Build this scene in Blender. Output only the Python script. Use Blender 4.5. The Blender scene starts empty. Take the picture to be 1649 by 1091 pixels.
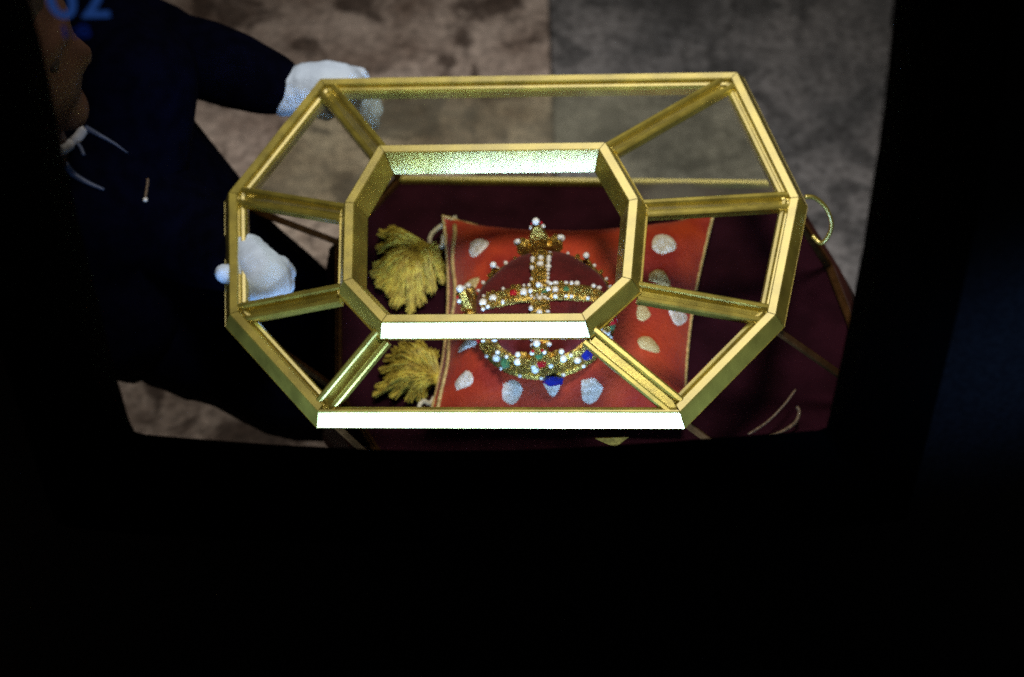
import bpy, bmesh, math, random
from mathutils import Vector, Matrix, noise
R = math.radians
rnd = random.Random(7)
sc = bpy.context.scene
col = sc.collection

# ------------------------------------------------------------------ camera
PITCH, ROLL = R(52.0), R(1.2)
F = 3880.0                       # focal length in photo pixels (photo 1649 wide)
CAM = Vector((0.0, 0.0, 2.325))
FWD = Vector((0, math.cos(PITCH), -math.sin(PITCH)))
R0, U0 = Vector((1, 0, 0)), Vector((0, math.sin(PITCH), math.cos(PITCH)))
RT = R0 * math.cos(ROLL) - U0 * math.sin(ROLL)
UP = R0 * math.sin(ROLL) + U0 * math.cos(ROLL)
cam = bpy.data.cameras.new('camera')
cam.sensor_width = 36.0
cam.lens = F / 1649.0 * 36.0
cam.clip_start, cam.clip_end = 0.02, 60.0
cam.dof.use_dof = True
cam.dof.focus_distance = 1.98
cam.dof.aperture_fstop = 5.6
co = bpy.data.objects.new('camera', cam)
co.matrix_world = Matrix(((RT.x, UP.x, -FWD.x, CAM.x), (RT.y, UP.y, -FWD.y, CAM.y), (RT.z, UP.z, -FWD.z, CAM.z), (0, 0, 0, 1)))
col.objects.link(co)
sc.camera = co

# ------------------------------------------------------------------ world, lamps, exposure
w = bpy.data.worlds.new('World'); sc.world = w; w.use_nodes = True
w.node_tree.nodes['Background'].inputs[0].default_value = (0.5, 0.6, 0.8, 1)
w.node_tree.nodes['Background'].inputs[1].default_value = 0.006
sc.view_settings.view_transform = 'Standard'
sc.view_settings.look = 'None'
sc.view_settings.exposure = 0.0
sc.view_settings.gamma = 1.0
sc.cycles.use_denoising = False


def lamp(kind, loc, target, power, colour, **kw):
    d = bpy.data.lights.new('lamp', kind)
    d.energy = power; d.color = colour
    for k, v in kw.items(): setattr(d, k, v)
    o = bpy.data.objects.new('lamp', d)
    o.location = loc
    o.rotation_euler = (Vector(target) - Vector(loc)).to_track_quat('-Z', 'Y').to_euler()
    col.objects.link(o)
    return o


# key: an added spot above and in front of the case, dimming toward its edges
lamp('SPOT', (0.20, 1.08, 2.6), (0.03, 1.60, 0.45), 160, (1.0, 0.95, 0.88), spot_size=R(30), spot_blend=0.9, shadow_soft_size=0.20)
# cool frontal strip level with the case: the white reflections on the faces turned to it
lamp('AREA', (-0.01, 1.015, 0.615), (-0.01, 1.35, 0.615), 0.58, (0.50, 0.86, 1.45), shape='RECTANGLE', size=0.50, size_y=0.08, spread=R(46))
# added soft area lamp high behind, to light the top faces of the brass
lamp('AREA', (0.05, 2.75, 2.35), (0.0, 1.6, 0.4), 4.2, (1.0, 0.93, 0.80), shape='RECTANGLE', size=1.2, size_y=0.8, spread=R(110))
# faint blue room light on the television front
lamp('SPOT', (1.1, -0.1, 1.75), tuple(CAM + (FWD + RT * ((1590 - 824.5) / F) - UP * ((520 - 545.5) / F)) * 1.58), 50.0, (0.22, 0.45, 1.0), spot_size=R(9), spot_blend=1.0, shadow_soft_size=0.05)


def ray(px, py):
    return FWD + RT * ((px - 824.5) / F) - UP * ((py - 545.5) / F)


def Q(px, py, d):
    """the point seen at a photo pixel, d metres along the camera axis"""
    return CAM + ray(px, py) * d


def hit(px, py, p0, n):
    r = ray(px, py)
    return CAM + r * ((p0 - CAM).dot(n) / r.dot(n))


def depth(p): return (p - CAM).dot(FWD)


# ------------------------------------------------------------------ materials
def nodes(m):
    m.use_nodes = True
    nt = m.node_tree
    return nt, nt.nodes, nt.links, nt.nodes['Principled BSDF']


def mat(name, base, rough=0.5, metal=0.0, var=0.15, scale=40.0, bump=0.0, bscale=None, detail=6.0, base2=None, spec=None, sheen=0.0, rvar=0.0, coat=0.0, band=(0.35, 0.65)):
    m = bpy.data.materials.new(name)
    nt, N, L, b = nodes(m)
    tc = N.new('ShaderNodeTexCoord')
    nz = N.new('ShaderNodeTexNoise'); nz.inputs['Scale'].default_value = scale; nz.inputs['Detail'].default_value = detail
    L.new(tc.outputs['Object'], nz.inputs['Vector'])
    rp = N.new('ShaderNodeValToRGB')
    c2 = base2 if base2 else tuple(c * (1 - var) for c in base)
    c1 = base if base2 else tuple(min(1, c * (1 + var)) for c in base)
    rp.color_ramp.elements[0].position = band[0]; rp.color_ramp.elements[1].position = band[1]
    rp.color_ramp.elements[0].color = (*c2, 1); rp.color_ramp.elements[1].color = (*c1, 1)
    L.new(nz.outputs['Fac'], rp.inputs['Fac']); L.new(rp.outputs['Color'], b.inputs['Base Color'])
    b.inputs['Metallic'].default_value = metal
    b.inputs['Roughness'].default_value = rough
    if spec is not None: b.inputs['Specular IOR Level'].default_value = spec
    if sheen: b.inputs['Sheen Weight'].default_value = sheen
    if coat: b.inputs['Coat Weight'].default_value = coat; b.inputs['Coat Roughness'].default_value = 0.24; b.inputs['Coat IOR'].default_value = 1.9 if metal > 0.5 else 1.5
    if rvar:
        mr = N.new('ShaderNodeMapRange'); mr.inputs['To Min'].default_value = rough - rvar; mr.inputs['To Max'].default_value = rough + rvar
        L.new(nz.outputs['Fac'], mr.inputs['Value']); L.new(mr.outputs['Result'], b.inputs['Roughness'])
    if bump:
        n2 = N.new('ShaderNodeTexNoise'); n2.inputs['Scale'].default_value = bscale or scale * 3; n2.inputs['Detail'].default_value = 4
        L.new(tc.outputs['Object'], n2.inputs['Vector'])
        bp = N.new('ShaderNodeBump'); bp.inputs['Strength'].default_value = bump; bp.inputs['Distance'].default_value = 0.002
        L.new(n2.outputs['Fac'], bp.inputs['Height']); L.new(bp.outputs['Normal'], b.inputs['Normal'])
    return m


BRASS = mat('brass', (0.50, 0.405, 0.066), 0.37, 0.75, 0.20, 45, 0.04, 300, rvar=0.07, coat=1.0)
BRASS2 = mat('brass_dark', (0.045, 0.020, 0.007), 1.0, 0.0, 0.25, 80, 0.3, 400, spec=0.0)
GOLD = mat('crown_gold', (0.56, 0.37, 0.085), 0.36, 0.9, 0.45, 170, 0.9, 420)
VELVET = mat('velvet', (0.019, 0.0034, 0.0075), 0.9, 0, 0.25, 30, 0.3, 900, sheen=0.02, spec=0.04)
PLINTH = mat('plinth_cloth', (0.030, 0.008, 0.006), 0.5, 0, 0.3, 25, 0.3, 500, spec=0.35)
RED = mat('red_silk', (0.46, 0.045, 0.009), 0.6, 0, 0.0, 24, 0.5, 260, base2=(0.27, 0.016, 0.007), sheen=0.1, spec=0.25)
CAP = mat('cap_velvet', (0.085, 0.007, 0.007), 0.85, 0, 0.3, 60, 0.4, 700, sheen=0.1, spec=0.15)
SEAM = mat('seam_gold', (0.55, 0.38, 0.15), 0.55, 0.1, 0.3, 200, 0.6, 800)
PATCH = mat('silver_thread', (0.90, 0.82, 0.78), 0.6, 0.0, 0.0, 260, 0.8, 900, base2=(0.58, 0.48, 0.38))
PATCHG = mat('gilt_thread', (0.66, 0.50, 0.24), 0.55, 0.05, 0.0, 260, 0.8, 900, base2=(0.50, 0.34, 0.14))
THREAD = mat('gold_thread', (0.66, 0.52, 0.07), 0.6, 0.0, 0.0, 120, 0.0, base2=(0.34, 0.23, 0.03))
OLDGOLD = mat('old_gold', (0.10, 0.065, 0.012), 0.9, 0, 0.3, 200, 0.4, 600, spec=0.05)
DIM = mat('old_cord', (0.16, 0.10, 0.055), 0.7, 0, 0.3, 300, 0.6, 900)
CORD = mat('pale_cord', (0.62, 0.55, 0.42), 0.6, 0, 0.3, 300, 0.6, 900)
PEARL = mat('pearl', (0.74, 0.72, 0.70), 0.22, 0, 0.06, 50)
GREEN = mat('green_gem', (0.06, 0.16, 0.07), 0.1, 0, 0.2, 50, coat=0.6)
RUBY = mat('red_gem', (0.35, 0.01, 0.015), 0.1, 0, 0.2, 50, coat=0.6)
BLUE = mat('blue_gem', (0.010, 0.016, 0.20), 0.12, 0, 0.2, 50, coat=0.6)
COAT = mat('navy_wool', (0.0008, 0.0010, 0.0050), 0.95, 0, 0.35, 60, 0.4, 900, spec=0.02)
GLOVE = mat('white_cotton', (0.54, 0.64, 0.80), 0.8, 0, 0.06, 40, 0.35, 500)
SKIN = mat('skin', (0.085, 0.038, 0.022), 0.55, 0, 0.12, 30, 0.2, 400)  # tone darkened: the dim light at the screen corner is put into the colour
HAIR = mat('hair', (0.03, 0.02, 0.014), 0.6, 0, 0.3, 200)
SHIRT = mat('shirt', (0.36, 0.35, 0.36), 0.7, 0, 0.05, 60)
TRIM = mat('coat_trim', (0.045, 0.062, 0.12), 0.5, 0.0, 0.2, 60)
PLASTIC = mat('black_plastic', (0.016, 0.016, 0.018), 0.42, 0, 0.3, 300, 0.25, 900, spec=0.3)
PLASTIC2 = mat('bezel_plastic', (0.0035, 0.0035, 0.004), 0.6, 0, 0.3, 300, 0.2, 900, spec=0.15)


def stone(name, light, dark, pit, sc1=7.0, sc2=24.0):
    m = bpy.data.materials.new(name)
    nt, N, L, b = nodes(m)
    tc = N.new('ShaderNodeTexCoord')
    a = N.new('ShaderNodeTexNoise'); a.inputs['Scale'].default_value = sc1; a.inputs['Detail'].default_value = 9; a.inputs['Roughness'].default_value = 0.65
    c = N.new('ShaderNodeTexNoise'); c.inputs['Scale'].default_value = sc2; c.inputs['Detail'].default_value = 6; c.inputs['Distortion'].default_value = 0.8
    for t in (a, c): L.new(tc.outputs['Object'], t.inputs['Vector'])
    r1 = N.new('ShaderNodeValToRGB'); r1.color_ramp.elements[0].position = 0.36; r1.color_ramp.elements[1].position = 0.64
    r1.color_ramp.elements[0].color = (*dark, 1); r1.color_ramp.elements[1].color = (*light, 1)
    L.new(a.outputs['Fac'], r1.inputs['Fac'])
    r2 = N.new('ShaderNodeValToRGB'); r2.color_ramp.elements[0].position = 0.52; r2.color_ramp.elements[1].position = 0.60
    r2.color_ramp.elements[0].color = (0, 0, 0, 1); r2.color_ramp.elements[1].color = (0.8, 0.8, 0.8, 1)
    L.new(c.outputs['Fac'], r2.inputs['Fac'])
    mx = N.new('ShaderNodeMix'); mx.data_type = 'RGBA'
    L.new(r2.outputs['Color'], mx.inputs['Factor']); L.new(r1.outputs['Color'], mx.inputs['A']); mx.inputs['B'].default_value = (*pit, 1)
    e = N.new('ShaderNodeTexNoise'); e.inputs['Scale'].default_value = 85; e.inputs['Detail'].default_value = 5; e.inputs['Roughness'].default_value = 0.7
    L.new(tc.outputs['Object'], e.inputs['Vector'])
    r3 = N.new('ShaderNodeMapRange'); r3.inputs['From Min'].default_value = 0.3; r3.inputs['From Max'].default_value = 0.7; r3.inputs['To Min'].default_value = 0.45; r3.inputs['To Max'].default_value = 1.5
    L.new(e.outputs['Fac'], r3.inputs['Value'])
    m3 = N.new('ShaderNodeMix'); m3.data_type = 'RGBA'; m3.blend_type = 'MULTIPLY'; m3.inputs['Factor'].default_value = 1.0
    L.new(mx.outputs['Result'], m3.inputs['A']); L.new(r3.outputs['Result'], m3.inputs['B'])
    L.new(m3.outputs['Result'], b.inputs['Base Color'])
    b.inputs['Roughness'].default_value = 0.8; b.inputs['Specular IOR Level'].default_value = 0.25
    bp = N.new('ShaderNodeBump'); bp.inputs['Strength'].default_value = 0.5; bp.inputs['Distance'].default_value = 0.006
    L.new(c.outputs['Fac'], bp.inputs['Height']); L.new(bp.outputs['Normal'], b.inputs['Normal'])
    return m


STONE_A = stone('warm_stone', (0.66, 0.54, 0.48), (0.24, 0.17, 0.14), (0.055, 0.032, 0.024), 9.0, 12.0)
STONE_B = stone('blue_stone', (0.33, 0.315, 0.33), (0.14, 0.14, 0.152), (0.105, 0.104, 0.112), 6.0, 11.0)
STONE_C = stone('red_stone', (0.46, 0.32, 0.27), (0.22, 0.13, 0.11), (0.08, 0.04, 0.035))


def clear_glass(name, c):
    m = bpy.data.materials.new(name); m.use_nodes = True
    N, L = m.node_tree.nodes, m.node_tree.links
    N.remove(N['Principled BSDF'])
    t = N.new('ShaderNodeBsdfTransparent'); t.inputs[0].default_value = (*c, 1)
    L.new(t.outputs[0], N['Material Output'].inputs['Surface'])
    return m


CLEAR = clear_glass('clear_glass', (0.975, 0.98, 0.97))


def tinted_glass(name, c, gloss):
    m = bpy.data.materials.new(name); m.use_nodes = True
    N, L = m.node_tree.nodes, m.node_tree.links
    N.remove(N['Principled BSDF'])
    t = N.new('ShaderNodeBsdfTransparent'); t.inputs[0].default_value = (*c, 1)
    g = N.new('ShaderNodeBsdfGlossy'); g.inputs['Roughness'].default_value = 0.12
    mx = N.new('ShaderNodeMixShader'); mx.inputs[0].default_value = gloss
    L.new(t.outputs[0], mx.inputs[1]); L.new(g.outputs[0], mx.inputs[2])
    d = N.new('ShaderNodeBsdfDiffuse'); d.inputs[0].default_value = (0.6, 0.58, 0.5, 1)
    tc = N.new('ShaderNodeTexCoord'); nz = N.new('ShaderNodeTexNoise'); nz.inputs['Scale'].default_value = 14; nz.inputs['Detail'].default_value = 5
    mr = N.new('ShaderNodeMapRange'); mr.inputs['From Min'].default_value = 0.35; mr.inputs['From Max'].default_value = 0.7; mr.inputs['To Min'].default_value = 0.02; mr.inputs['To Max'].default_value = 0.09
    L.new(tc.outputs['Object'], nz.inputs['Vector']); L.new(nz.outputs['Fac'], mr.inputs['Value'])
    m2 = N.new('ShaderNodeMixShader')
    L.new(mr.outputs['Result'], m2.inputs[0]); L.new(mx.outputs[0], m2.inputs[1]); L.new(d.outputs[0], m2.inputs[2])
    L.new(m2.outputs[0], N['Material Output'].inputs['Surface'])
    return m


TINT = tinted_glass('smoky_glass', (0.86, 0.86, 0.76), 0.025)


def glow(name, c, s):
    m = bpy.data.materials.new(name); m.use_nodes = True
    N, L = m.node_tree.nodes, m.node_tree.links
    N.remove(N['Principled BSDF'])
    e = N.new('ShaderNodeEmission'); e.inputs[0].default_value = (*c, 1); e.inputs[1].default_value = s
    L.new(e.outputs[0], N['Material Output'].inputs['Surface'])
    return m


OSD = glow('display_blue', (0.06, 0.20, 0.80), 0.15)
OSD2 = glow('display_blue_dim', (0.02, 0.07, 0.60), 0.08)


# ------------------------------------------------------------------ helpers
def obj(name, verts, faces, m, parent=None, smooth=False):
    me = bpy.data.meshes.new(name)
    me.from_pydata([tuple(v) for v in verts], [], faces)
    bm = bmesh.new(); bm.from_mesh(me)
    bmesh.ops.recalc_face_normals(bm, faces=bm.faces)
    bm.to_mesh(me); bm.free()
    me.materials.append(m)
    if smooth:
        for p in me.polygons: p.use_smooth = True
    o = bpy.data.objects.new(name, me)
    col.objects.link(o)
    if parent: o.parent = parent; o.matrix_parent_inverse = ROOTINV.get(root_of(parent).name, Matrix())
    return o


ROOTINV = {}


def root_of(o):
    while o.parent: o = o.parent
    return o


def thing(name, label, cat, loc, group=None):
    o = bpy.data.objects.new(name, None)
    o.empty_display_size = 0.05
    o.location = loc
    o['label'] = label; o['category'] = cat
    if group: o['group'] = group
    col.objects.link(o)
    ROOTINV[o.name] = Matrix.Translation(-Vector(loc))
    return o


def link(o, parent):
    """parent an object built in world coordinates; a child of a child keeps an identity inverse since parts sit at the thing's origin"""
    o.parent = parent
    o.matrix_parent_inverse = ROOTINV.get(parent.name, Matrix())


def part(name, verts, faces, m, parent, smooth=False):
    o = obj(name, verts, faces, m, None, smooth)
    link(o, parent)
    return o


class MB:
    def __init__(s): s.v, s.f = [], []
    def add(s, v, f):
        n = len(s.v); s.v += [Vector(x) for x in v]; s.f += [tuple(i + n for i in q) for q in f]
    def tube(s, pts, rad, seg=8, closed=False):
        pts = [Vector(p) for p in pts]; n = len(pts)
        rads = rad if isinstance(rad, (list, tuple)) else [rad] * n
        vs, fs = [], []
        ref = None
        for i, p in enumerate(pts):
            a = pts[i - 1] if (i or closed) else p
            b = pts[(i + 1) % n] if (i < n - 1 or closed) else p
            t = (b - a).normalized()
            if ref is None:
                ref = t.orthogonal().normalized()
            ref = (ref - t * ref.dot(t)).normalized()
            bi = t.cross(ref)
            for k in range(seg):
                an = 2 * math.pi * k / seg
                vs.append(p + (ref * math.cos(an) + bi * math.sin(an)) * rads[i])
        m = n if closed else n - 1
        for i in range(m):
            j = (i + 1) % n
            for k in range(seg):
                fs.append((i * seg + k, i * seg + (k + 1) % seg, j * seg + (k + 1) % seg, j * seg + k))
        if not closed:
            fs.append(tuple(range(seg))[::-1]); fs.append(tuple((n - 1) * seg + k for k in range(seg)))
        s.add(vs, fs)
    def ball(s, c, r, sub=2, sq=(1, 1, 1), M=None):
        bm = bmesh.new(); bmesh.ops.create_icosphere(bm, subdivisions=sub, radius=1)
        vs = []
        for v in bm.verts:
            q = Vector((v.co.x * sq[0], v.co.y * sq[1], v.co.z * sq[2])) * r
            if M: q = M @ q
            vs.append(q + Vector(c))
        s.add(vs, [tuple(x.index for x in f.verts) for f in bm.faces]); bm.free()
    def part(s, name, m, parent, smooth=True): return part(name, s.v, s.f, m, parent, smooth)


def smooth_path(pts, n=8):
    """Catmull-Rom"""
    pts = [Vector(p) for p in pts]
    P = [pts[0] * 2 - pts[1]] + pts + [pts[-1] * 2 - pts[-2]]
    out = []
    for i in range(1, len(P) - 2):
        for k in range(n):
            t = k / n
            a, b, c, d = P[i - 1], P[i], P[i + 1], P[i + 2]
            out.append(0.5 * ((2 * b) + (c - a) * t + (2 * a - 5 * b + 4 * c - d) * t * t + (3 * b - a - 3 * c + d) * t ** 3))
    out.append(pts[-1])
    return out


def remesh(o, size, it=8, fac=0.6):
    r = o.modifiers.new('Remesh', 'REMESH'); r.mode = 'VOXEL'; r.voxel_size = size; r.use_smooth_shade = True
    s = o.modifiers.new('Smooth', 'SMOOTH'); s.iterations = it; s.factor = fac


def chain(mb, pts, sub=2):
    """overlapping balls along joints (point, radius): fused by a voxel remesh into one tapering limb"""
    for (a, ra), (b, rb) in zip(pts, pts[1:]):
        a, b = Vector(a), Vector(b)
        n = max(2, int((b - a).length / (0.35 * min(ra, rb))))
        for k in range(n + 1):
            t = k / n
            mb.ball(a.lerp(b, t), ra + (rb - ra) * t, sub)


# ------------------------------------------------------------------ setting: the stone floor
FLOORZ = 0.0
fl = obj('floor', [(-5, -3, -0.06), (5, -3, -0.06), (5, 7, -0.06), (-5, 7, -0.06)], [(0, 1, 2, 3)], mat('mortar', (0.09, 0.075, 0.065), 0.9, 0, 0.3, 20, 0.5))
fl['kind'] = 'structure'
seam = hit(886, 60, Vector((0, 0, 0)), Vector((0, 0, 1)))
xs = [seam.x - 3.9, seam.x - 2.6, seam.x - 1.3, seam.x, seam.x + 1.3, seam.x + 2.6]
ys = [-0.2, 1.25, 2.75, 4.2]


def slab(x0, x1, y0, y1, z, m):
    g, bv = 0.0008, 0.0025
    zz = z + FLOORZ
    v = []
    for (i, zc) in ((0, -0.05), (0, zz - bv), (bv, zz)):
        v += [(x0 + g + i, y0 + g + i, zc), (x1 - g - i, y0 + g + i, zc), (x1 - g - i, y1 - g - i, zc), (x0 + g + i, y1 - g - i, zc)]
    f = [(0, 3, 2, 1), (8, 9, 10, 11)]
    for k in (0, 4):
        for i in range(4):
            j = (i + 1) % 4
            f.append((k + i, k + j, k + 4 + j, k + 4 + i))
    o = obj('stone_slab', v, f, m)
    o.parent = fl
    return o


for i in range(5):
    for j in range(3):
        m = STONE_A if i <= 2 else STONE_B
        if (i, j) in ((1, 0), (0, 1), (1, 2), (3, 2)): m = STONE_C
        slab(xs[i], xs[i + 1], ys[j], ys[j + 1], rnd.uniform(-0.003, 0.003), m)

# ------------------------------------------------------------------ television cabinet round the view
TVY = 0.98
TVN = Vector((0, -1, 0))
tv = thing('television', 'black television cabinet with a convex screen and blue figures in its top left corner', 'television', (0, TVY, 0.40))
edge = [(30, -90), (47, 0), (64, 60), (79, 127), (102, 253), (126, 353), (150, 453), (172, 543), (191, 618), (208, 678), (217, 695), (235, 700),
        (330, 708), (440, 716), (600, 724), (710, 726), (820, 725), (930, 721), (1050, 713), (1200, 702), (1318, 693), (1331, 688), (1336, 667), (1354, 583), (1371, 498), (1389, 400),
        (1404, 300), (1415, 230), (1424, 161), (1432, 80), (1439, 0), (1447, -90)]
inner = [hit(x, y, Vector((0, TVY, 0)), TVN) for x, y in edge]
cen = sum(inner, Vector()) / len(inner)


def grow(loop, dx, dz, dy):
    c = cen
    return [Vector((p.x + (dx if p.x > c.x else -dx) * min(1, abs(p.x - c.x) / 0.18), p.y + dy, p.z + (dz if p.z > c.z else -dz) * min(1, abs(p.z - c.z) / 0.16))) for p in loop]


xmin = min(p.x for p in inner); xmax = max(p.x for p in inner); zmin = min(p.z for p in inner); zmax = max(p.z for p in inner)
n = len(inner)
lip = grow(inner, 0.010, 0.010, -0.012)
front = grow(inner, 0.056, 0.050, -0.045)
vs = inner + lip + front
fs = []
for k in (0, n):
    for i in range(n):
        j = (i + 1) % n
        fs.append((k + i, k + j, k + n + j, k + n + i))
part('bezel', vs, fs, PLASTIC2, tv, True)
X0, X1, Z0, Z1 = xmin - 0.16, xmax + 0.18, zmin - 0.34, zmax + 0.10
# the front panel, its sloped shoulders and the shell behind (no bottom behind the screen)
def box_project(p):
    d = Vector((p.x - cen.x, 0, p.z - cen.z))
    s = min(((X1 if d.x > 0 else X0) - cen.x) / d.x if abs(d.x) > 1e-6 else 9e9, ((Z1 if d.z > 0 else Z0) - cen.z) / d.z if abs(d.z) > 1e-6 else 9e9)
    return Vector((cen.x + d.x * s, TVY - 0.045, cen.z + d.z * s))
outer = [box_project(p) for p in front]
corn = []
flo, out = [], []
for i in range(n):
    flo.append(front[i]); out.append(outer[i])
    j = (i + 1) % n
    a, b = outer[i], outer[j]
    if abs(a.x - b.x) > 1e-5 and abs(a.z - b.z) > 1e-5:
        flo.append((front[i] + front[j]) / 2)
        out.append(Vector((X1 if (a.x + b.x) / 2 > cen.x else X0, TVY - 0.045, Z1 if (a.z + b.z) / 2 > cen.z else Z0)))
k = len(flo)
sh = [Vector((p.x + (0.02 if p.x > cen.x else -0.02) * (abs(p.x - cen.x) > 0.2), TVY - 0.015, p.z + (0.02 if p.z > cen.z else -0.02) * (abs(p.z - cen.z) > 0.15))) for p in out]
bk = [Vector((p.x, TVY + 0.06, p.z)) for p in sh]
vs = flo + out + sh + bk
fs = []
for q in range(3):
    for i in range(k):
        j = (i + 1) % k
        fs.append((q * k + i, q * k + j, (q + 1) * k + j, (q + 1) * k + i))
part('cabinet', vs, fs, PLASTIC, tv)
# convex clear glass of the screen
vs, fs = [], []
rings = 6
for r_ in range(rings + 1):
    t = r_ / rings
    for p in inner:
        q = cen.lerp(p, max(t, 0.001))
        vs.append(Vector((q.x, TVY + 0.002 - 0.018 * (1 - t * t), q.z)))
for r_ in range(rings):
    for i in range(n):
        j = (i + 1) % n
        fs.append((r_ * n + i, r_ * n + j, (r_ + 1) * n + j, (r_ + 1) * n + i))
part('screen', vs, fs, CLEAR, tv, True)


def text(body, px, py, hpx, m, wide=1.0):
    cu = bpy.data.curves.new('screen_text', 'FONT'); cu.body = body; cu.size = 1.0
    cu.extrude = 0.004
    cu.offset = 0.012
    t = bpy.data.objects.new('screen_text', cu)
    col.objects.link(t)
    dg = bpy.context.evaluated_depsgraph_get()
    me = bpy.data.meshes.new_from_object(t.evaluated_get(dg))
    bpy.data.objects.remove(t)
    p0 = hit(px, py, Vector((0, TVY - 0.001, 0)), TVN); p1 = hit(px, py - hpx, Vector((0, TVY - 0.001, 0)), TVN)
    s = (p1.z - p0.z) / 0.70
    vs = [Vector((p0.x + v.co.x * s * wide, p0.y - v.co.z * s, p0.z + v.co.y * s)) for v in me.vertices]
    o = part('screen_text', vs, [tuple(p.vertices) for p in me.polygons], m, tv)
    return o


text('02', 80, 29, 60, OSD, 0.86)
text('1:8', 95, 61, 20, OSD2, 1.1)

st = thing('television_stand', 'plain black stand under the television cabinet', 'stand', (0, TVY, 0.0))
zt = Z0 - 0.022
vs = [(x, y, z) for x in (-0.44, 0.46) for y in (TVY - 0.10, TVY - 0.01) for z in (0.004, zt)]
part('panel', vs, [(0, 1, 3, 2), (4, 6, 7, 5), (0, 4, 5, 1), (2, 3, 7, 6), (1, 5, 7, 3), (0, 2, 6, 4)], PLASTIC, st)

# ------------------------------------------------------------------ the glass case
TILT = R(7)
NRM = Vector((-math.sin(TILT), 0, math.cos(TILT)))
CC = Q(828, 405, 2.2)
H_TOP, H_BASE = 0.052, -0.165


def pp(px, py, h): return hit(px, py, CC + NRM * h, NRM)


case = thing('glass_case', 'octagonal brass framed glass display case on a dark red plinth, held over the stone floor', 'display case', CC + NRM * (H_BASE - 0.06))
gird = [pp(x, y, 0) for x, y in ((510, 118), (1196, 107), (1300, 316), (1262, 511), (1101, 675), (504, 674), (357, 511), (356, 309))]
topc = [pp(x, y, H_TOP) for x, y in ((610, 234), (975, 229), (1028, 320), (1017, 450), (943, 517), (614, 519), (552, 453), (555, 326))]
base = [pp(x, y, H_BASE) for x, y in ((642, 292), (1256, 300), (1338, 434), (1425, 660), (1290, 830), (650, 800), (543, 640), (543, 398))]


def inset(poly, a, b):
    """polygon moved inward by a and along the case normal by b (metres)"""
    out, m_ = [], len(poly)
    c = sum(poly, Vector()) / m_
    for i in range(m_):
        p = poly[i]; e0 = (p - poly[i - 1]).normalized(); e1 = (poly[(i + 1) % m_] - p).normalized()
        n0 = NRM.cross(e0); n1 = NRM.cross(e1)
        if n0.dot(c - p) < 0: n0, n1 = -n0, -n1
        d = (n0 + n1) / (1 + n0.dot(n1))
        out.append(p + d * a + NRM * b)
    return out


def rails(name, poly, prof, m, parent, gap=0.0004, own=None):
    mm = 0.001
    res = []
    for i in range(8):
        pr = (own or {}).get(i, prof)
        loops = [inset(poly, a * mm, b * mm) for a, b in pr]
        k = len(pr)
        j = (i + 1) % 8
        e = (poly[j] - poly[i]).normalized() * gap
        vs = [lp[i] + e for lp in loops] + [lp[j] - e for lp in loops]
        fs = [(a, (a + 1) % k, k + (a + 1) % k, k + a) for a in range(k)] + [tuple(range(k)), tuple(range(2 * k - 1, k - 1, -1))]
        res.append(part(name, vs, fs, m, parent))
    return res


rails('top_rail', topc, [(-7.5, -15.5), (-6.6, -16), (-0.4, -0.9), (0.6, 0), (8.0, 0), (9.0, -0.8), (17.6, -21), (16.6, -22), (-4, -21)], BRASS, case)
rails('girdle_rail', gird, [(0, -14.5), (0.1, -14.8), (6.8, -1.0), (7.8, 0), (14.5, 0), (15.6, -1), (16, -4.5), (17.6, -4.5), (18.2, -2.4), (19.2, -1.8), (22, -2.2), (24, -5), (24, -13), (12, -18.5)], BRASS, case,
      own={4: [(0, -14.5), (0.1, -14.8), (6.8, -1.0), (7.8, 0), (9.5, 0), (10.1, -1), (10.4, -3.5), (11.4, -3.5), (11.9, -2.4), (12.6, -1.9), (14.0, -2.4), (15, -5), (15, -13), (9, -18.5)]})
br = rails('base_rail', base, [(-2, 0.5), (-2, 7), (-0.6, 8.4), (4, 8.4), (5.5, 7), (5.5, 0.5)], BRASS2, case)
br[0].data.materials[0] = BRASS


def bar(name, p, q, nrm, prof, m):
    d = (q - p).normalized()
    u = d.cross(nrm).normalized(); v = u.cross(d).normalized()
    if v.dot(nrm) < 0: v = -v
    k = len(prof)
    vs = [e + u * (a * 0.001) + v * (b * 0.001) for e in (p, q) for a, b in prof]
    fs = [(a, (a + 1) % k, k + (a + 1) % k, k + a) for a in range(k)] + [tuple(range(k)), tuple(range(2 * k - 1, k - 1, -1))]
    return part(name, vs, fs, m, case)


g_in, g_o = inset(gird, 0.017, -0.006), inset(gird, 0.0150, -0.0030)
t_out = inset(topc, -0.0045, -0.015)
b_up = inset(base, 0.002, 0.008)
g_dn = inset(gird, 0.014, -0.018)
cg = sum(gird, Vector()) / 8
ridge = [(-10, -6), (-10, 0.5), (-8.5, 1.6), (-5.5, 1.6), (-4.2, 0.2), (-3.0, -4), (3.0, -4), (4.2, 0.2), (5.5, 1.6), (8.5, 1.6), (10, 0.5), (10, -6)]


def pane_normal(i):
    j = (i + 1) % 8
    nn = (g_in[j] - g_in[i]).cross(t_out[i] - g_in[i]).normalized()
    return nn if nn.dot(NRM) > 0 else -nn


for i in range(8):
    bar('corner_bar', g_o[i], t_out[i], (pane_normal(i) + pane_normal(i - 1)).normalized(), ridge, BRASS)


def plate(name, quad, nn, t, m):
    vs = [p + nn * (t / 2) for p in quad] + [p - nn * (t / 2) for p in quad]
    k = len(quad)
    fs = [tuple(range(k)), tuple(range(2 * k - 1, k - 1, -1))] + [(i, (i + 1) % k, k + (i + 1) % k, k + i) for i in range(k)]
    return part(name, vs, fs, m, case)


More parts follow.
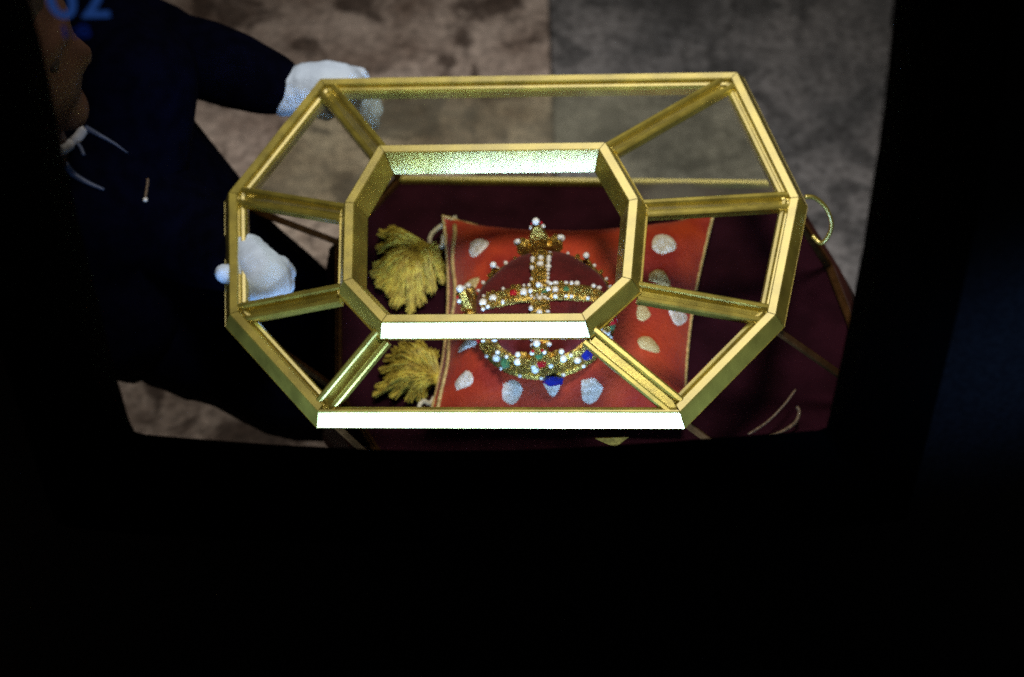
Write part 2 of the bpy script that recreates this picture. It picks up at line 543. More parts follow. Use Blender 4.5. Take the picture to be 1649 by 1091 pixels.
gf = inset(gird, 0.0108, -0.0088)
gp, tp = inset(gird, 0.0165, -0.0085), inset(topc, -0.003, -0.0185)
for i in range(8):
    j = (i + 1) % 8
    q0, q1 = (gf[4], gf[5]) if i == 4 else (gp[i], gp[j])
    o = plate('glass_pane', [q0, q1, tp[j], tp[i]], pane_normal(i), 0.003, TINT if i in (0, 1, 7) else CLEAR)
plate('glass_pane', inset(topc, 0.008, -0.021), NRM, 0.003, CLEAR)
lb = inset(base, 0.0015, 0.0085); lg = inset(gird, 0.013, -0.0185)
for i in range(8):
    j = (i + 1) % 8
    nn = (lg[j] - lg[i]).cross(lb[i] - lg[i]).normalized()
    plate('lower_pane', [lg[i], lg[j], lb[j], lb[i]], nn, 0.003, CLEAR)
    outd = (gird[i] - cg).normalized()
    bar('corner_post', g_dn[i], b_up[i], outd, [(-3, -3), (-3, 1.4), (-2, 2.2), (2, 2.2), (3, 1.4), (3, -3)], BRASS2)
# plinth with its velvet bed
lo = [inset(base, 0.006, -0.0005), inset(base, -0.004, 0), inset(base, -0.010, -0.006), inset(base, -0.008, -0.014), inset(base, -0.014, -0.020), inset(base, -0.022, -0.050), inset(base, -0.026, -0.058), inset(base, -0.02, -0.06)]
vs = [p for l in lo for p in l]
fs = [(k * 8 + i, k * 8 + (i + 1) % 8, k * 8 + 8 + (i + 1) % 8, k * 8 + 8 + i) for k in range(len(lo) - 1) for i in range(8)] + [tuple(range(len(vs) - 8, len(vs)))]
part('plinth', vs, fs, PLINTH, case)
bed = inset(base, 0.0055, 0.002)
cb = sum(bed, Vector()) / 8
vs, fs = [], []
RN = 14
for r_ in range(RN + 1):
    for s_ in range(8):
        for q_ in range(6):
            p = bed[s_].lerp(bed[(s_ + 1) % 8], q_ / 6)
            x = cb.lerp(p, max(r_ / RN, 0.002))
            vs.append(x + NRM * (0.0035 * noise.noise(x * 22) * (1 - (r_ / RN) ** 4)))
for r_ in range(RN):
    for i in range(48):
        fs.append((r_ * 48 + i, r_ * 48 + (i + 1) % 48, (r_ + 1) * 48 + (i + 1) % 48, (r_ + 1) * 48 + i))
part('velvet_bed', vs, fs, VELVET, case, True)


def cord(name, pix, rad, m, parent, seg=8, nsm=8):
    mb = MB(); mb.tube(smooth_path(pix, nsm), rad, seg); return mb.part(name, m, parent)


dC = depth(gird[2])
cord('handle', [Q(1296, 317, dC + 0.004), Q(1312, 319, dC + 0.006), Q(1330, 335, dC + 0.012), Q(1339, 360, dC + 0.02), Q(1334, 380, dC + 0.028), Q(1322, 392, dC + 0.034), Q(1308, 380, dC + 0.036)], 0.0022, BRASS, case)
dP = depth(base[3])
cord('brass_cord', [Q(1205, 700, dP - 0.04), Q(1235, 680, dP - 0.036), Q(1262, 653, dP - 0.03), Q(1281, 628, dP - 0.024)], 0.0011, DIM, case, 6)
cord('brass_cord', [Q(1283, 655, dP - 0.02), Q(1287, 664, dP - 0.02), Q(1281, 680, dP - 0.022), Q(1262, 694, dP - 0.026), Q(1240, 704, dP - 0.03)], 0.0017, DIM, case, 6)
# triangular clasp under the front rail
dF = depth(gird[4]) + 0.035
tri = [Q(958, 706, dF), Q(1012, 704, dF), Q(1004, 710, dF), Q(992, 720, dF), Q(980, 716, dF)]
plate('clasp', tri, Vector((0, -0.7, 0.7)), 0.004, OLDGOLD)

# ------------------------------------------------------------------ the cushion
H_S = H_BASE + 0.024
cush = thing('cushion', 'red silk cushion with pale embroidered patches and gold tassels, inside the glass case', 'cushion', pp(915, 510, H_BASE + 0.004))
K = [pp(716, 361, H_S), pp(1152, 352, H_S), pp(1104, 690, H_S), pp(692, 690, H_S)]   # TL TR BR BL


def cpos(u, v):
    """u left-right, v front (-1) to back (1), on the cushion's seam plane"""
    uu = u * (1 - 0.075 * (1 - v * v)); vv = v * (1 - (0.15 if v > 0 else 0.03) * (1 - u * u))
    a, b = (uu + 1) / 2, (vv + 1) / 2
    return (K[3].lerp(K[2], a)).lerp(K[0].lerp(K[1], a), b) + NRM * (0.012 * (u * u * v * v) ** 1.5)


def cthick(u, v):
    e = max(0.0, (1 - u ** 4) * (1 - v ** 4))
    return 0.056 * e ** 0.92


def ctop(u, v, lift=0.0):
    p = cpos(u, v)
    dent = 0.011 * math.exp(-((u + 0.1) ** 2 + (v + 0.05) ** 2) / 0.25)
    wr = 0.0040 * noise.noise(p * 38) * cthick(u, v) / 0.056 + 0.0035 * math.sin(9 * math.atan2(abs(v) - 1.25, abs(u) - 1.25)) * max(0, (u * u * v * v) - 0.08) + 0.0012 * noise.noise(p * 110) * cthick(u, v) / 0.03
    return p + NRM * (cthick(u, v) - dent + wr + lift)


G = 44
vs, fs = [], []
for s_ in (1, -1):
    for i in range(G + 1):
        for j in range(G + 1):
            u, v = -1 + 2 * i / G, -1 + 2 * j / G
            u, v = math.sin(u * math.pi / 2), math.sin(v * math.pi / 2)
            vs.append(ctop(u, v) if s_ == 1 else cpos(u, v) - NRM * min(0.019, cthick(u, v) * 0.9))
o_ = (G + 1) ** 2
for b_ in (0, o_):
    for i in range(G):
        for j in range(G):
            a = b_ + i * (G + 1) + j
            fs.append((a, a + 1, a + G + 2, a + G + 1))
part('cover', vs, fs, RED, cush, True)
mb = MB()
loop = [cpos(-1 + 2 * i / 30, 1) for i in range(30)] + [cpos(1, 1 - 2 * i / 30) for i in range(30)] + [cpos(1 - 2 * i / 30, -1) for i in range(30)] + [cpos(-1, -1 + 2 * i / 30) for i in range(30)]
mb.tube([p + NRM * (0.0008 * (i % 2)) for i, p in enumerate(loop)], 0.0017, 7, True)
mb.part('piping', SEAM, cush)
# gold braid along the left side and the front, on the cover
for nm, fn in (('braid', lambda t: (-0.93 + 0.015 * math.sin(t * 9), t)),):
    mb = MB(); mb.tube([ctop(*fn(-0.93 + 1.86 * i / 40), lift=-0.0002) for i in range(41)], 0.0024, 6)
    mb.part(nm, SEAM, cush)


def uv_of(px, py):
    """find (u,v) of the cover point seen at a photo pixel"""
    best = None
    u = v = 0.0; st_ = 1.0
    def err(u, v):
        p = ctop(u, v) - CAM; d = p.dot(FWD)
        return (824.5 + F * p.dot(RT) / d - px) ** 2 + (545.5 - F * p.dot(UP) / d - py) ** 2
    cand = [(err(a / 20, b / 20), a / 20, b / 20) for a in range(-19, 20) for b in range(-19, 20)]
    e, u, v = min(cand)
    st_ = 0.04
    for _ in range(40):
        e2, u2, v2 = min((err(u + a * st_, v + b * st_), u + a * st_, v + b * st_) for a in (-1, 0, 1) for b in (-1, 0, 1))
        if e2 >= e - 1e-9: st_ *= 0.6
        u, v, e = u2, v2, e2
    return max(-0.98, min(0.98, u)), max(-0.98, min(0.98, v))


def patch(px, py, r, kind, m):
    # a puffy embroidered lozenge following the cover
    shape = {'tri': [(-1, 0.8), (0.2, 1.0), (1.05, 0.1), (0.1, -0.95), (-0.95, -0.8)], 'drop': [(-0.75, -0.9), (0.8, -0.75), (1.0, 0.0), (0.1, 1.05), (-0.95, 0.2)],
             'fan': [(-1, 0.7), (1, 0.8), (0.8, -0.1), (0.1, -1), (-0.7, -0.2)], 'half': [(-1, -0.5), (1, -0.5), (0.8, 0.3), (0.0, 0.8), (-0.8, 0.3)]}[kind]
    uc, vc = uv_of(px, py)
    ks = len(shape); ring = []
    for i in range(ks):
        a, b = shape[i], shape[(i + 1) % ks]
        for t in (0, 0.25, 0.5, 0.75): ring.append((a[0] + (b[0] - a[0]) * t, a[1] + (b[1] - a[1]) * t))
    r *= 0.95; ring = [tuple(q)[:2] for q in smooth_path([(*shape[i % ks], 0) for i in range(ks + 1)], 5)[:-1]]
    su = r * 2 / 436; sv = r * 2 / 312 * (0.58 if vc < -0.4 else 0.95)
    vs, fs = [], []
    m_ = len(ring)
    for q in range(6):
        t = 1 - q / 5
        for (x, y) in ring:
            l = math.hypot(x, y); soft = 1 - 0.12 * max(0, l - 0.85)
            jit = 1 + 0.06 * noise.noise(Vector((x * 3, y * 3, px)))
            p = ctop(max(-0.99, min(0.99, uc + x * su * t * soft * jit)), max(-0.99, min(0.99, vc + y * sv * t * soft * jit)), 0.0022 * math.sqrt(max(0, 1 - t ** 3)) - 0.0004)
            vs.append(p + NRM * (0.0006 * noise.noise(p * 420) * (1 - t)))
    for q in range(5):
        for i in range(m_):
            j = (i + 1) % m_
            fs.append((q * m_ + i, q * m_ + j, (q + 1) * m_ + j, (q + 1) * m_ + i))
    fs.append(tuple(range(5 * m_, 6 * m_)))
    return part('embroidered_patch', vs, fs, m, cush, True)


for px, py, r, k_, m in ((771, 397, 19, 'tri', PATCH), (1070, 394, 20, 'tri', PATCH), (1062, 449, 20, 'half', PATCHG), (1089, 508, 17, 'fan', PATCH), (1044, 554, 20, 'drop', PATCHG),
                         (953, 629, 20, 'tri', PATCH), (889, 620, 19, 'fan', PATCH), (825, 630, 19, 'tri', PATCH), (747, 613, 19, 'drop', PATCH), (752, 555, 20, 'half', PATCH),
                         (1036, 505, 13, 'tri', PATCHG), (758, 462, 17, 'fan', PATCHG)):
    patch(px, py, r, k_, m)


def strands(name, knot, tips, n_, rad, m, parent, lift, seed):
    """a tassel's loose threads, each a thin bent cone from the knot to a place round the tips"""
    rr = random.Random(seed)
    mb = MB()
    for i in range(n_):
        root, lobe = tips[rr.randrange(len(tips))]
        (tx, ty, spread) = lobe[rr.randrange(len(lobe))]
        a = rr.uniform(0, 2 * math.pi); s = spread * math.sqrt(rr.random())
        x, y = tx + s * math.cos(a), ty + s * math.sin(a)
        end = pp(x, y, H_BASE + 0.006 + rr.random() * 0.016)
        mid = pp(root[0], root[1], H_BASE + 0.02).lerp(end, 0.45) + NRM * (lift * rr.uniform(0.2, 1.3)) + Vector((rr.uniform(-1, 1), rr.uniform(-1, 1), 0)) * 0.004
        tb = end + (end - mid).normalized() * 0.006
        pts = smooth_path([knot + Vector((rr.uniform(-1, 1), rr.uniform(-1, 1), rr.uniform(-1, 1))) * 0.003, mid, end, tb], 3)
        mb.tube(pts, [rad * (1.0 - 0.45 * q / (len(pts) - 1)) for q in range(len(pts))], 4)
    o = mb.part(name, m, parent, False)
    o['kind'] = 'stuff'
    return o


def tassel(knotpx, looppts, tips, n_, seed, lift=0.012):
    kp = pp(*knotpx, H_BASE + 0.020)
    mb = MB(); mb.ball(kp, 0.0075, 2, (1, 1, 0.85)); mb.ball(kp + NRM * 0.003, 0.005, 2)
    t = mb.part('tassel', THREAD, cush)
    s = strands('fringe', kp, tips, int(n_ * 1.5), 0.0008, THREAD, t, lift, seed); link(s, t)
    mb = MB(); mb.tube(smooth_path([pp(x, y, H_BASE + 0.026) for x, y in looppts], 6), 0.0023, 6)
    l = mb.part('cord_loop', CORD, t)
    s.matrix_parent_inverse = Matrix(); l.matrix_parent_inverse = Matrix()
    return t


tassel((700, 405), [(735, 350), (722, 358), (708, 366), (695, 378), (692, 392), (700, 400), (712, 395), (714, 380)],
       [((668, 412), [(620, 378, 7), (634, 372, 7), (646, 384, 7), (618, 400, 7)]), ((672, 420), [(610, 438, 6), (616, 452, 7), (612, 426, 5), (628, 460, 6)]),
        ((676, 418), [(640, 482, 9), (662, 494, 7), (676, 478, 9), (652, 470, 12), (634, 466, 8)]), ((694, 408), [(694, 460, 8), (710, 444, 6), (708, 425, 6), (684, 452, 8)])], 900, 3, 0.016)
tassel((706, 612), [(700, 640), (692, 650), (682, 646), (675, 655), (681, 666), (693, 664), (698, 650), (704, 668)],
       [((690, 596), [(640, 566, 6), (630, 578, 6), (652, 558, 6), (676, 556, 8)]), ((688, 604), [(622, 594, 5), (630, 604, 6), (640, 588, 9)]), ((690, 610), [(612, 632, 4), (616, 620, 4), (628, 618, 6), (640, 630, 8)]),
        ((698, 600), [(684, 566, 9), (700, 572, 6), (668, 578, 9)]), ((694, 616), [(664, 634, 8), (680, 632, 8), (650, 612, 12)])], 700, 5, 0.014)

# ------------------------------------------------------------------ the crown
uc, vc = uv_of(880, 524)
CR = ctop(uc, vc) + NRM * 0.001
ex = (Vector((1, 0, 0)) - NRM * NRM.x).normalized(); ey = NRM.cross(ex)
crown = thing('crown', 'jewelled gold crown with pearls and red velvet cap, resting on the red cushion', 'crown', CR)
RC = 0.061


def cp(r, ang, h): return CR + (ex * math.cos(ang) + ey * math.sin(ang)) * r + NRM * h


def radial_band(name, r, h0, h1, t, m, seg=64):
    vs, fs = [], []
    for i in range(seg):
        a = 2 * math.pi * i / seg
        for (rr, hh) in ((r, h0), (r + t, h0 + 0.002), (r + t * 0.6, (h0 + h1) / 2), (r + t, h1 - 0.002), (r, h1), (r - t, h1 - 0.001), (r - t, h0)):
            vs.append(cp(rr, a, hh))
    for i in range(seg):
        j = (i + 1) % seg
        for q in range(7): fs.append((i * 7 + q, i * 7 + (q + 1) % 7, j * 7 + (q + 1) % 7, j * 7 + q))
    return part(name, vs, fs, m, crown, True)


radial_band('circlet', RC, 0.0, 0.030, 0.0034, GOLD)
radial_band('rim', RC + 0.001, 0.0005, 0.006, 0.0045, GOLD)

# velvet cap under the arches
vs, fs = [], []
for i in range(13):
    t = i / 12 * math.pi / 2
    for k in range(40):
        a = 2 * math.pi * k / 40
        gore = 1 - 0.05 * abs(math.sin(2 * a)) ** 6
        vs.append(cp((RC + 0.0015) * math.cos(t) * gore + 0.0005, a, 0.0295 + 0.0145 * math.sin(t) ** 0.8))
for i in range(12):
    for k in range(40): fs.append((i * 40 + k, i * 40 + (k + 1) % 40, i * 40 + 40 + (k + 1) % 40, i * 40 + 40 + k))
part('velvet_cap', vs, fs, CAP, crown, True)
GEMME = {}
for nm, m in (('pearl', PEARL), ('green_gem', GREEN), ('red_gem', RUBY), ('blue_gem', BLUE), ('gold_bead', GOLD)):
    bm = bmesh.new(); bmesh.ops.create_icosphere(bm, subdivisions=2 if nm in ('pearl', 'gold_bead') else 1, radius=1.0)
    me = bpy.data.meshes.new(nm); bm.to_mesh(me); bm.free(); me.materials.append(m)
    for p in me.polygons: p.use_smooth = nm in ('pearl', 'gold_bead')
    GEMME[nm] = me


def gem(nm, p, r, parent, sq=(1, 1, 1)):
    o = bpy.data.objects.new(nm, GEMME[nm])
    col.objects.link(o)
    o.parent = parent
    o.matrix_parent_inverse = ROOTINV.get(parent.name, Matrix())
    if nm == 'pearl': r *= 0.90
    o.location = p; o.scale = (r * sq[0], r * sq[1], r * sq[2])
    return o


# two jewelled arches crossing over the cap
rg = random.Random(11)
for ai, a0 in enumerate((R(-92), R(-2))):
    pts = []
    for i in range(25):
        t = -1 + 2 * i / 24
        pts.append((t * (RC - 0.002), 0.029 + 0.021 * math.sqrt(max(0, 1 - t * t)) * (1 - 0.10 * math.exp(-(t / 0.25) ** 2))))
    vs, fs = [], []
    side = R(90)
    hw = 0.0084
    for i, (r, h) in enumerate(pts):
        c = cp(r, a0, h) if r >= 0 else cp(-r, a0 + math.pi, h)
        b = (ex * math.cos(a0 + side) + ey * math.sin(a0 + side))
        c2 = cp(max(0, abs(r) - 0.003) , a0 if r >= 0 else a0 + math.pi, h - 0.003)
        vs += [c - b * hw, c - b * hw * 0.6 + NRM * 0.0012, c + b * hw * 0.6 + NRM * 0.0012, c + b * hw, c2 + b * hw, c2 - b * hw]
    for i in range(24):
        for q in range(6): fs.append((i * 6 + q, i * 6 + (q + 1) % 6, i * 6 + 6 + (q + 1) % 6, i * 6 + 6 + q))
    fs += [tuple(range(6)), tuple(range(24 * 6, 25 * 6))]
    arch = part('arch', vs, fs, GOLD, crown)
    for i in range(1, 24):
        r, h = pts[i]
        out = cp(abs(r), a0 if r >= 0 else a0 + math.pi, h + 0.002)
        b = (ex * math.cos(a0 + side) + ey * math.sin(a0 + side))
        if i % 2:
            nm = rg.choice(['pearl', 'green_gem', 'gold_bead', 'gold_bead', 'red_gem'])
            g_ = gem(nm, out, rg.uniform(0.0036, 0.0052), arch, (rg.uniform(0.8, 1.1), rg.uniform(0.8, 1.1), 0.7))
            g_.matrix_parent_inverse = Matrix()
        for s_ in (-0.45, 0.45):
            g_ = gem('gold_bead', out + b * (s_ * hw) + NRM * -0.0005, rg.uniform(0.0015, 0.0026), arch, (1, 1, 0.8)); g_.matrix_parent_inverse = Matrix()
        for s_ in (-1, 1):
            if rg.random() < 0.8:
                g_ = gem(rg.choice(['pearl', 'pearl', 'gold_bead']), out + b * (s_ * hw * 0.92), rg.uniform(0.0017, 0.0031), arch, (rg.uniform(0.8, 1.15), rg.uniform(0.8, 1.1), 0.9)); g_.matrix_parent_inverse = Matrix()


def lily(a, s=1.0):
    """a fleur-de-lis standing on the circlet at angle a, leaning a little outward"""
    rad = (ex * math.cos(a) + ey * math.sin(a)); tan = NRM.cross(rad)
    o0 = cp(RC + 0.001, a, 0.020)
    upv = (NRM + rad * 0.22).normalized()
    def P(x, y, z=0.0): return o0 + tan * (x * s) + upv * (y * s) + rad * z
    out = [(0.004, 0), (0.006, 0.010), (0.011, 0.012), (0.014, 0.010), (0.019, 0.011), (0.023, 0.016), (0.0225, 0.022), (0.018, 0.025), (0.0135, 0.023), (0.011, 0.019), (0.0075, 0.021), (0.009, 0.028), (0.007, 0.036), (0.003, 0.043)]
    pts = out + [(0, 0.046)] + [(-x, y) for x, y in reversed(out)]
    k = len(pts)
    ctr = (0, 0.018)
    vs = [P(x, y, 0.0022) for x, y in pts] + [P(x, y, -0.0035) for x, y in pts] + [P(x * 0.6, ctr[1] + (y - ctr[1]) * 0.6, 0.0055) for x, y in pts]
    fs = [tuple(range(k, 2 * k))[::-1], tuple(range(2 * k, 3 * k))] + [(i, (i + 1) % k, k + (i + 1) % k, k + i) for i in range(k)] + [(i, (i + 1) % k, 2 * k + (i + 1) % k, 2 * k + i) for i in range(k)]
    f = part('lily', vs, fs, GOLD, crown)
    def g(nm, x, y, r, z=0.005, sq=(1, 1, 1)):
        g_ = gem(nm, P(x, y, z), r * s, f, sq); g_.matrix_parent_inverse = Matrix()
    g('pearl', 0, 0.049, 0.0042, 0); g('pearl', 0.022, 0.020, 0.0042); g('pearl', -0.022, 0.020, 0.0042); g('pearl', 0.021, 0.0265, 0.003, 0); g('pearl', -0.021, 0.0265, 0.003, 0)
    g('green_gem', 0, 0.031, 0.0046); g('red_gem', 0, 0.014, 0.0058); g('pearl', 0.0085, 0.006, 0.0028); g('pearl', -0.0085, 0.006, 0.0028); g('gold_bead', 0.012, 0.016, 0.0028); g('gold_bead', -0.012, 0.016, 0.0028)
    for s_ in (-1, 1):
        g('pearl', 0.006 * s_, 0.037, 0.0024); g('gold_bead', 0.0165 * s_, 0.0205, 0.0042); g('gold_bead', 0.006 * s_, 0.0245, 0.0032); g('red_gem', 0.0045 * s_, 0.0415, 0.0018); g('gold_bead', 0.0135 * s_, 0.012, 0.0026)
    g('gold_bead', 0, 0.0385, 0.0030); g('gold_bead', 0, 0.0225, 0.0030)


for a in (R(90), R(-24), R(180), R(-92)): lily(a, 0.95)
for a in (R(45), R(135), R(-45), R(-135)):       # small points between the lilies
    rad = (ex * math.cos(a) + ey * math.sin(a)); tan = NRM.cross(rad); o0 = cp(RC + 0.001, a, 0.022)
    pts = [(-0.008, 0), (0.008, 0), (0.006, 0.008), (0, 0.018), (-0.006, 0.008)]
    vs = [o0 + tan * x + NRM * y + rad * z for z in (0.0015, -0.0015) for x, y in pts]
    f = part('point', vs, [(0, 1, 2, 3, 4), (9, 8, 7, 6, 5)] + [(i, (i + 1) % 5, 5 + (i + 1) % 5, 5 + i) for i in range(5)], GOLD, crown)
    g_ = gem('pearl', o0 + NRM * 0.020, 0.0036, f); g_.matrix_parent_inverse = Matrix()
# gems round the circlet
for i in range(40):
    a = 2 * math.pi * i / 40
    big = i % 4 == 2
    nm = ['red_gem', 'green_gem', 'gold_bead', 'blue_gem', 'green_gem'][(i // 4) % 5] if big else ('pearl' if i % 4 == 1 else 'gold_bead')
    gem(nm, cp(RC + 0.0035, a, 0.0155), (0.0062 if big else rg.uniform(0.0032, 0.0046)), crown, (rg.uniform(0.85, 1.1), rg.uniform(0.85, 1.1), rg.uniform(0.8, 1.2)))
    gem('pearl' if i % 3 else 'gold_bead', cp(RC + 0.0045, a + 0.07, 0.0285), rg.uniform(0.0016, 0.0026), crown)
    if i % 2: gem('pearl', cp(RC + 0.0045, a + 0.07, 0.004), 0.0021, crown)
gem('blue_gem', cp(RC + 0.007, R(-86), 0.002), 0.0085, crown, (1.3, 0.7, 0.7))
# little cross where the arches meet
xb = CR + NRM * 0.044
mb = MB()
for d in (ex, ey, NRM):
    mb.tube([xb + NRM * 0.008 - d * 0.007, xb + NRM * 0.008 + d * 0.007], 0.0018, 6)
x_ = mb.part('cross', GOLD, crown, False)
for d in (ex, -ex, NRM):
    g_ = gem('pearl', xb + NRM * 0.008 + d * 0.008, 0.0028, x_); g_.matrix_parent_inverse = Matrix()

# ------------------------------------------------------------------ the man in the dark coat who holds the case
dA, dH = depth(gird[0]), depth(gird[6])
man = thing('person', 'person in a dark navy jacket and white gloves leaning in to hold the glass case', 'person', (-0.95, 1.45, 0.0))
# body: head, neck and trunk in one surface
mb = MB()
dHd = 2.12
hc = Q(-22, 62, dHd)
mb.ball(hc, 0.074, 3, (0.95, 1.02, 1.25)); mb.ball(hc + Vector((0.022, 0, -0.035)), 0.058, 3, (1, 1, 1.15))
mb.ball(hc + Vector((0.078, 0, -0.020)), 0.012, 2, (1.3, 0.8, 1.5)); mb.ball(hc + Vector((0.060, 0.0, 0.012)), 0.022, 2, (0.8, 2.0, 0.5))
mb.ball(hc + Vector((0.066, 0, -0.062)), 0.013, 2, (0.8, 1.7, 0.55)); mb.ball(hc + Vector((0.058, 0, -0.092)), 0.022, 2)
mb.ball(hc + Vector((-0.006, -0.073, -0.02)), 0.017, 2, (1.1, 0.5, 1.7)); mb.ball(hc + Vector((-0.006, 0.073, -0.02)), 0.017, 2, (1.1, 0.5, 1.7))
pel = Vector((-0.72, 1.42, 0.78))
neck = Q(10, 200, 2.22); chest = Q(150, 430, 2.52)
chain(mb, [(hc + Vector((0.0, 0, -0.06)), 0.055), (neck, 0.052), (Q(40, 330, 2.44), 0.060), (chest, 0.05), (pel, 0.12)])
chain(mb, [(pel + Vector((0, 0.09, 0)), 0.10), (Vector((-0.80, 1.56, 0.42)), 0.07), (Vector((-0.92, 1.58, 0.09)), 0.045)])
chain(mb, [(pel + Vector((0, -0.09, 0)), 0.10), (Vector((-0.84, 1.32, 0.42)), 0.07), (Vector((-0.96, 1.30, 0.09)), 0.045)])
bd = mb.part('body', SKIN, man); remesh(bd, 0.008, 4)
for s_ in (-1, 1):
    mb = MB(); mb.ball(hc + Vector((0.058, 0.030 * s_, -0.002)), 0.0095, 2); mb.part('eye', HAIR, man)
mb = MB(); mb.ball(hc + Vector((-0.014, 0, 0.028)), 0.079, 3, (0.95, 1.0, 1.1)); h_ = mb.part('hair', HAIR, man)
for v in h_.data.vertices: v.co += (v.co - hc) * (0.02 * noise.noise(v.co * 60))
# trousers and shoes (outside the frame)
mb = MB()
chain(mb, [(pel + Vector((0.02, 0.09, 0.02)), 0.125), (Vector((-0.80, 1.56, 0.42)), 0.09), (Vector((-0.92, 1.58, 0.10)), 0.07)])
chain(mb, [(pel + Vector((0.02, -0.09, 0.02)), 0.125), (Vector((-0.84, 1.32, 0.42)), 0.09), (Vector((-0.96, 1.30, 0.10)), 0.07)])
t_ = mb.part('trousers', COAT, man); remesh(t_, 0.014)
for y in (1.58, 1.30):
    mb = MB(); chain(mb, [((-0.96, y, 0.05), 0.045), ((-0.80, y, 0.04), 0.036)]); s_ = mb.part('shoe', PLASTIC, man); remesh(s_, 0.01)
# jacket: trunk with hanging front, two sleeves
mb = MB()
sil = [(60, 235), (130, 150), (200, 100), (262, 130), (312, 192), (350, 240), (388, 288), (410, 330), (455, 372), (500, 410), (538, 446), (552, 520), (556, 600), (552, 680), (530, 712), (500, 711), (478, 711), (430, 700), (390, 680), (345, 655), (318, 647), (300, 645),
       (262, 628), (240, 622), (228, 614), (215, 619), (192, 615), (120, 610), (20, 600), (-90, 560), (-120, 430), (-40, 320)]
cx, cy, dT = 270, 430, 2.50
k = len(sil); nr = 12; th = 0.085
for sgn in (-1, 1):
    vs, fs = [], []
    for q in range(nr + 1):
        t = q / nr
        for (x, y) in sil:
            X, Y = cx + (x - cx) * max(t, 0.001), cy + (y - cy) * max(t, 0.001)
            fold = 0.010 * noise.noise(Vector((X * 0.02, Y * 0.006, 3))) * (1 - t)
            vs.append(Q(X, Y, dT + (Y - cy) * 0.0000 + sgn * (th * math.sqrt(max(0, 1 - t ** 2.4)) + fold + 0.004)))
    for q in range(nr):
        for i in range(k): fs.append((q * k + i, q * k + (i + 1) % k, (q + 1) * k + (i + 1) % k, (q + 1) * k + i))
    if sgn == -1: front_v = (vs, fs)
    else: back_v = (vs, fs)
nv = len(front_v[0])
allv = front_v[0] + back_v[0]
allf = front_v[1] + [tuple(i + nv for i in f) for f in back_v[1]]
ro = nr * k
allf += [(ro + i, ro + (i + 1) % k, nv + ro + (i + 1) % k, nv + ro + i) for i in range(k)]
mb.add(allv, allf)
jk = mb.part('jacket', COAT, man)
mb = MB()
chain(mb, [(Q(-60, 380, 2.36), 0.09), (Q(60, 350, 2.36), 0.075), (Q(150, 340, 2.37), 0.078), (Q(205, 255, 2.38), 0.066), (Q(222, 130, 2.36), 0.064), (Q(160, 60, 2.40), 0.060), (Q(120, -30, 2.46), 0.05)])
chain(mb, [(Q(60, 350, 2.36), 0.075), (Q(60, 500, 2.42), 0.10), (Q(180, 480, 2.44), 0.085)])
yk = mb.part('jacket_front', COAT, man); remesh(yk, 0.008, 8)


def pxr(px, d): return px * d / F


mb = MB()
dS = dA + 0.05
chain(mb, [(Q(215, 95, dS + 0.06), pxr(82, dS)), (Q(262, 84, dS + 0.04), pxr(73, dS)), (Q(330, 97, dS + 0.02), pxr(69, dS)), (Q(372, 112, dS), pxr(66, dS)), (Q(415, 128, dS - 0.005), pxr(58, dS)), (Q(438, 136, dS - 0.005), pxr(53, dS))])
chain(mb, [(Q(275, 42, dS + 0.04), pxr(36, dS)), (Q(240, 30, dS + 0.05), pxr(40, dS))])
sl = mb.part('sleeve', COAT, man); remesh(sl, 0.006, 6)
mb = MB()
chain(mb, [(Q(150, 300, 2.38), 0.070), (Q(255, 350, 2.38), 0.058), (Q(330, 395, 2.36), 0.045), (Q(392, 425, dH + 0.085), 0.030)])
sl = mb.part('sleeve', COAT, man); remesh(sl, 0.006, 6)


def hand(name, palm, fingers, thumb, vox=0.0022):
    mb = MB(); chain(mb, palm)
    for f_ in fingers + [thumb]: chain(mb, f_, 2)
    o = mb.part(name, GLOVE, man); remesh(o, vox, 4, 0.5)
    tx = bpy.data.textures.new('cloth_creases', 'CLOUDS'); tx.noise_scale = 0.016; tx.noise_depth = 3
    dm = o.modifiers.new('Displace', 'DISPLACE'); dm.texture = tx; dm.strength = 0.0026; dm.mid_level = 0.55; dm.texture_coords = 'GLOBAL'
    return o


d1 = dA + 0.034
hand('glove',
     [(Q(462, 150, d1 + 0.012), 0.025), (Q(499, 142, d1 + 0.004), 0.0272), (Q(525, 140, d1), 0.0275), (Q(548, 142, d1 + 0.003), 0.0262)],
     [[(Q(548, 118, d1), 0.0100), (Q(578, 122, d1 + 0.014), 0.0092), (Q(598, 150, d1 + 0.034), 0.0088), (Q(606, 178, d1 + 0.046), 0.0082)],
      [(Q(552, 130, d1 + 0.002), 0.0100), (Q(580, 145, d1 + 0.020), 0.0094), (Q(594, 175, d1 + 0.040), 0.0088), (Q(601, 200, d1 + 0.050), 0.0082)],
      [(Q(550, 145, d1 + 0.006), 0.0098), (Q(572, 165, d1 + 0.026), 0.0090), (Q(584, 192, d1 + 0.044), 0.0084), (Q(588, 212, d1 + 0.052), 0.0078)],
      [(Q(540, 158, d1 + 0.012), 0.0090), (Q(556, 180, d1 + 0.030), 0.0082), (Q(564, 202, d1 + 0.046), 0.0076)]],
     [(Q(496, 155, d1 + 0.004), 0.0110), (Q(508, 175, d1 + 0.006), 0.0100), (Q(528, 182, d1 + 0.010), 0.0090)])
d2 = dH + 0.05
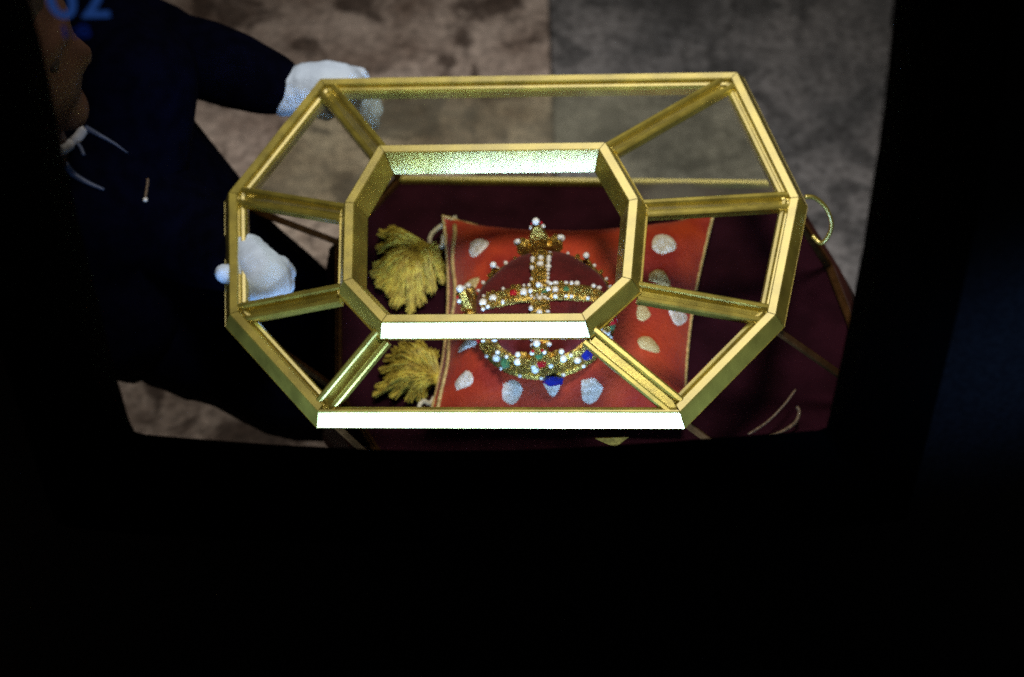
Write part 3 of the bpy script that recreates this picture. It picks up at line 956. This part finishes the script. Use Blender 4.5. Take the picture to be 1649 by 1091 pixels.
hand('glove',
     [(Q(398, 412, d2 + 0.022), 0.022), (Q(412, 430, d2 + 0.006), 0.0235), (Q(424, 448, d2), 0.0265), (Q(432, 460, d2 + 0.004), 0.0235)],
     [[(Q(452, 428, d2 + 0.006), 0.0100), (Q(462, 440, d2 + 0.026), 0.0095), (Q(450, 455, d2 + 0.045), 0.0088)],
      [(Q(450, 446, d2 + 0.006), 0.0102), (Q(460, 460, d2 + 0.028), 0.0095), (Q(446, 470, d2 + 0.048), 0.0088)],
      [(Q(440, 466, d2 + 0.006), 0.0100), (Q(446, 480, d2 + 0.026), 0.0092), (Q(432, 484, d2 + 0.046), 0.0085)],
      [(Q(420, 478, d2 + 0.006), 0.0092), (Q(424, 492, d2 + 0.022), 0.0084), (Q(412, 492, d2 + 0.040), 0.0078)]],
     [(Q(402, 448, d2 + 0.002), 0.0120), (Q(380, 444, d2 - 0.004), 0.0112), (Q(361, 441, d2 - 0.008), 0.0095)])
# collar, lapel edges and a pin lying on the jacket
bpy.context.view_layer.update()
DG = bpy.context.evaluated_depsgraph_get()


def on(px, py, lift=0.002):
    o, d = Q(px, py, 1.78), ray(px, py).normalized()
    h, p, *_ = sc.ray_cast(DG, o, d)
    return p - d * lift if h else Q(px, py, 2.3)


mb = MB(); mb.tube(smooth_path([on(70, 246), on(92, 243), on(112, 234), on(126, 222), on(136, 206)], 6), 0.0055, 8); mb.part('collar', SHIRT, man)
L1 = [on(138, 206), on(160, 218), on(185, 232), on(206, 247)]
L2 = [on(104, 266), on(118, 281), on(140, 294), on(168, 306)]
L3 = [on(126, 232), on(131, 240), on(135, 250)]
PN = [on(238, 288), on(237, 300), on(235, 312), on(234, 322)]
cord('lapel', L1, [0.0028 - 0.0001 * i for i in range(25)], TRIM, man)
cord('lapel', L2, [0.0042 - 0.00012 * i for i in range(25)], TRIM, man)
cord('lapel', L3, 0.0018, TRIM, man)
cord('pin', PN, 0.0012, DIM, man)
mb = MB(); mb.ball(PN[-1], 0.0024, 2); mb.part('button', PEARL, man)
